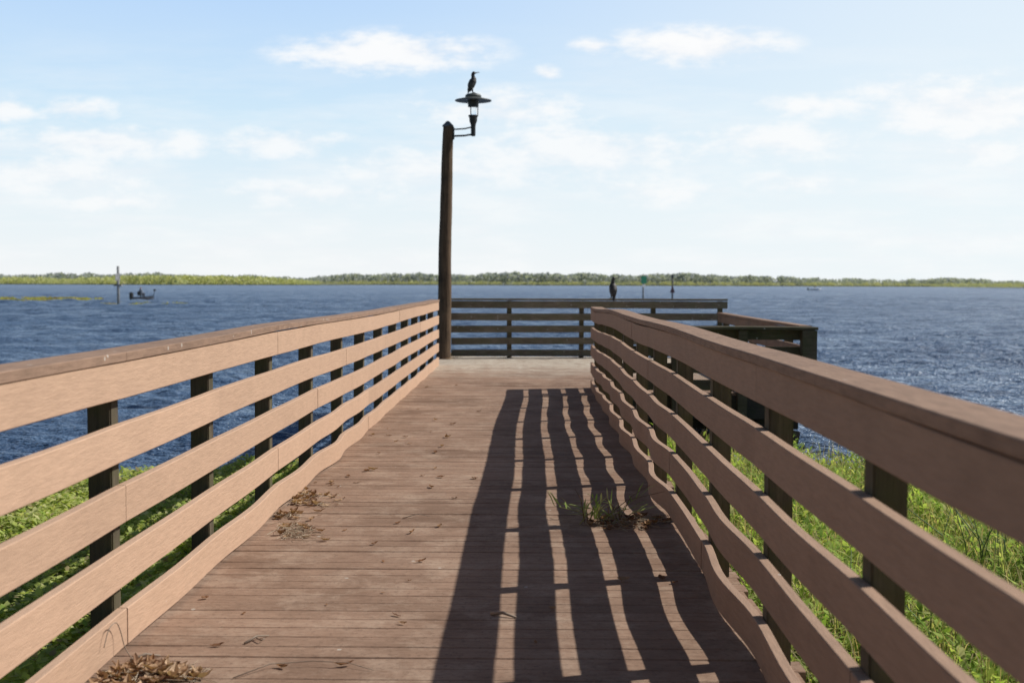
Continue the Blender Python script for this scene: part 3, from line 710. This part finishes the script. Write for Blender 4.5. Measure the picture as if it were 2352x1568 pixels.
SIT=([(0,0,0),(0,-.02,.22),(0,0,.42),(0,.01,.54),(0,.03,.63),(0,.04,.74),
      (.19,0,.42),(.24,.08,.2),(.16,.3,.14),(.14,.38,.16),(-.19,0,.42),(-.24,.08,.2),(-.16,.3,.16),(-.14,.38,.18),
      (.1,.08,-.01),(.13,.43,.02),(.13,.46,-.4),(.13,.56,-.44),(-.1,.08,-.01),(-.13,.43,.02),(-.13,.46,-.4),(-.13,.56,-.44)],
     [(0,1),(1,2),(2,3),(3,4),(4,5),(2,6),(6,7),(7,8),(8,9),(2,10),(10,11),(11,12),(12,13),(0,14),(14,15),(15,16),(16,17),(0,18),(18,19),(19,20),(20,21)],
     [.16,.15,.15,.06,.09,.09,.07,.055,.045,.04,.07,.055,.045,.04,.095,.075,.055,.05,.095,.075,.055,.05])
def boat(name,label,loc,rz,L,Bm,H,mh,console=False):
    b=empty(name,loc,label,'boat',None,rz)
    hullmesh(L,Bm,H).build('hull',mh,b,False,True)
    m=MB(); m.box(-.2,.2,-L*.5-.42,-L*.5-.02,.35,.95,.08); m.box(-.08,.08,-L*.5-.3,-L*.5-.12,-.5,.36,.02); m.build('outboard_motor',M_black,b,False,True)
    if console:
        m=MB(); m.box(-.4,.4,-.4,.35,.4,1.15,.06); m.build('console',mh,b,False,True)
        m=MB(); m.add([(-.38,.34,1.16),(.38,.34,1.16),(.33,.1,1.6),(-.33,.1,1.6)],[(0,1,2,3)]); m.build('windshield',M_galv,b,False,True)
    else:
        m=MB(); m.box(-.26,.26,-.62,-.12,.56,.66,.03); m.box(-.25,.25,-.66,-.58,.66,1.05,.03); m.tube([(0,-.37,.3),(0,-.37,.57)],.05,8); m.build('seat',M_black,b,False,True)
        m=MB(); m.tube([(.3,L*.42,.5),(.34,L*.46,1.15)],.03,6); m.box(.2,.48,L*.44,L*.5,1.1,1.3,.04); m.build('trolling_motor',M_black,b,False,True)
    return b
q=atZ(329,690,WZ); rzb=R_(-32)
boat('fishing_boat','dark low fishing boat with a seated angler on the lake at left',(q.x,q.y,WZ),rzb,3.0,1.45,.62,M_hull)
def inboat(q,rz,x,y,z): c,s_=math.cos(rz),math.sin(rz); return (q.x+x*c-y*s_,q.y+x*s_+y*c,WZ+z)
person('person','person in a grey top sitting in the dark fishing boat',inboat(q,rzb,0,-.38,.80),rzb,M_shirt,M_pants,SIT)
q=atZ(1871,667,WZ)
boat('motorboat','small white motorboat far out on the lake at right',(q.x,q.y,WZ),R_(-80),4.4,1.9,.85,M_whull,True)
# ------------------------------------------------------------ light and sky
SUN=Vector((1.15,.38,1.12)).normalized(); EL=math.asin(SUN.z); AZ=math.atan2(SUN.x,SUN.y)
sd=bpy.data.lights.new('sun','SUN'); sd.energy=5.0; sd.angle=R_(.5); sd.color=(1,.96,.89)
so=bpy.data.objects.new('sun',sd); C.objects.link(so); so.rotation_euler=(-SUN).to_track_quat('-Z','Y').to_euler(); so.location=(20,8,20)
w=bpy.data.worlds.new('World'); scene.world=w; w.use_nodes=True; nt=w.node_tree
bg=nt.nodes['Background']; bg.inputs[1].default_value=.15
sky=nd(nt,'ShaderNodeTexSky',sky_type='NISHITA'); sky.sun_disc=False; sky.sun_elevation=EL; sky.sun_rotation=AZ; sky.altitude=10; sky.air_density=1.0; sky.dust_density=.4; sky.ozone_density=1.6
tc=nd(nt,'ShaderNodeTexCoord').outputs['Generated']
sx=nd(nt,'ShaderNodeSeparateXYZ'); lk(nt,tc,sx.inputs[0])
ym=math_(nt,'MAXIMUM',sx.outputs[1],.05)
u=math_(nt,'DIVIDE',sx.outputs[0],ym); v=math_(nt,'DIVIDE',sx.outputs[2],ym)
cb=nd(nt,'ShaderNodeCombineXYZ'); lk(nt,u,cb.inputs[0]); lk(nt,v,cb.inputs[1]); uv=cb.outputs[0]
# haze colours laid over the low sky ahead of the camera only, whiter sunward
elz=sx.outputs[2]
front=maprange(nt,sx.outputs[1],.3,.8,0,1,True)
low=math_(nt,'MULTIPLY',maprange(nt,elz,.45,.24,0,.94,True),front)
t_=maprange(nt,elz,0,.25)
hzr=nd(nt,'ShaderNodeValToRGB'); el_=hzr.color_ramp.elements
for i,(p_,c_) in enumerate([(0,(.93,.96,.975)),(.22,(.84,.93,.98)),(.50,(.66,.85,.99)),(.85,(.52,.725,1.0))]):
    if i>1: el_.new(p_)
    el_[i].position=p_; el_[i].color=(*c_,1)
lk(nt,t_,hzr.inputs[0])
hazec=mixc(nt,maprange(nt,sx.outputs[0],-.22,.42,0,.75,True),hzr.outputs[0],(.88,.96,1.0))
hazec=mixc(nt,1.0,hazec,(6.67,6.67,6.67),'MULTIPLY')
skyc=mixc(nt,low,mixc(nt,1.0,sky.outputs[0],(.47,.46,.46),'MULTIPLY'),hazec)  # sky outside the haze scaled down to cut fill light in shadows
CL_=[(890,122,290,58,1.05),(1600,106,235,54,1.1),(1365,107,70,26,.85),(1257,168,42,23,.9),(1130,255,250,64,.95),(1330,345,390,92,.9),(1000,390,350,66,.86),(220,328,290,48,1),(420,330,80,38,.9),(175,252,125,36,.9),(20,248,105,38,.9),(130,400,300,66,.9),(640,327,195,48,.86),(2230,250,360,90,1),(1780,325,260,64,.84),(2250,350,220,46,.84),(1830,420,160,36,.75),(1500,440,210,46,.76),(700,440,260,46,.76),(250,462,210,34,.72),(1850,245,150,38,.78)]
def duv(px,py): d=ray(px,py); return d.x/d.y,d.z/d.y
dens=None
nf=noise_tex(nt,mapping(nt,uv,(21,54,1)),1,7,.62,0,'2D')
for (cx,cy,a,b_,s) in CL_:
    c0=duv(cx,cy); kx,ky=F/a/1.22,F/b_/1.22
    vm=nd(nt,'ShaderNodeVectorMath',operation='MULTIPLY_ADD'); lk(nt,uv,vm.inputs[0]); vm.inputs[1].default_value=(kx,ky,0); vm.inputs[2].default_value=(-c0[0]*kx,-c0[1]*ky,0)
    vl=nd(nt,'ShaderNodeVectorMath',operation='LENGTH'); lk(nt,vm.outputs[0],vl.inputs[0])
    e=math_(nt,'MULTIPLY_ADD',vl.outputs['Value'],-s,s)
    dens=math_(nt,'MAXIMUM',e,0.0 if dens is None else dens)
nz=math_(nt,'MULTIPLY',math_(nt,'SUBTRACT',nf,.49),1.9)
gate=math_(nt,'MULTIPLY',dens,3.0,clamp=True)
al=maprange(nt,math_(nt,'ADD',dens,math_(nt,'MULTIPLY',nz,gate)),.03,.95,0,1,True)
n2=noise_tex(nt,mapping(nt,uv,(7,42,1)),1,4,.62,0,'2D')
veil=math_(nt,'MULTIPLY',ramp(nt,n2,[(.40,(0,0,0)),(.7,(1,1,1))]),.45)
veil=math_(nt,'MULTIPLY',veil,maprange(nt,v,.21,.10))
fr=math_(nt,'GREATER_THAN',sx.outputs[1],.06)
thin=maprange(nt,v,.08,.19,.72,.95)
alpha=math_(nt,'MULTIPLY',math_(nt,'MAXIMUM',math_(nt,'MULTIPLY',al,thin),veil),fr)
ccol=ramp(nt,nf,[(.36,(.93,.94,.965)),(.58,(1,1,1))])
ccol=mixc(nt,1.0,ccol,(6.6,6.6,6.6),'MULTIPLY')
col=mixc(nt,alpha,skyc,ccol)
lk(nt,col,bg.inputs[0])
scene.view_settings.view_transform='Standard'; scene.view_settings.look='None'; scene.view_settings.exposure=0
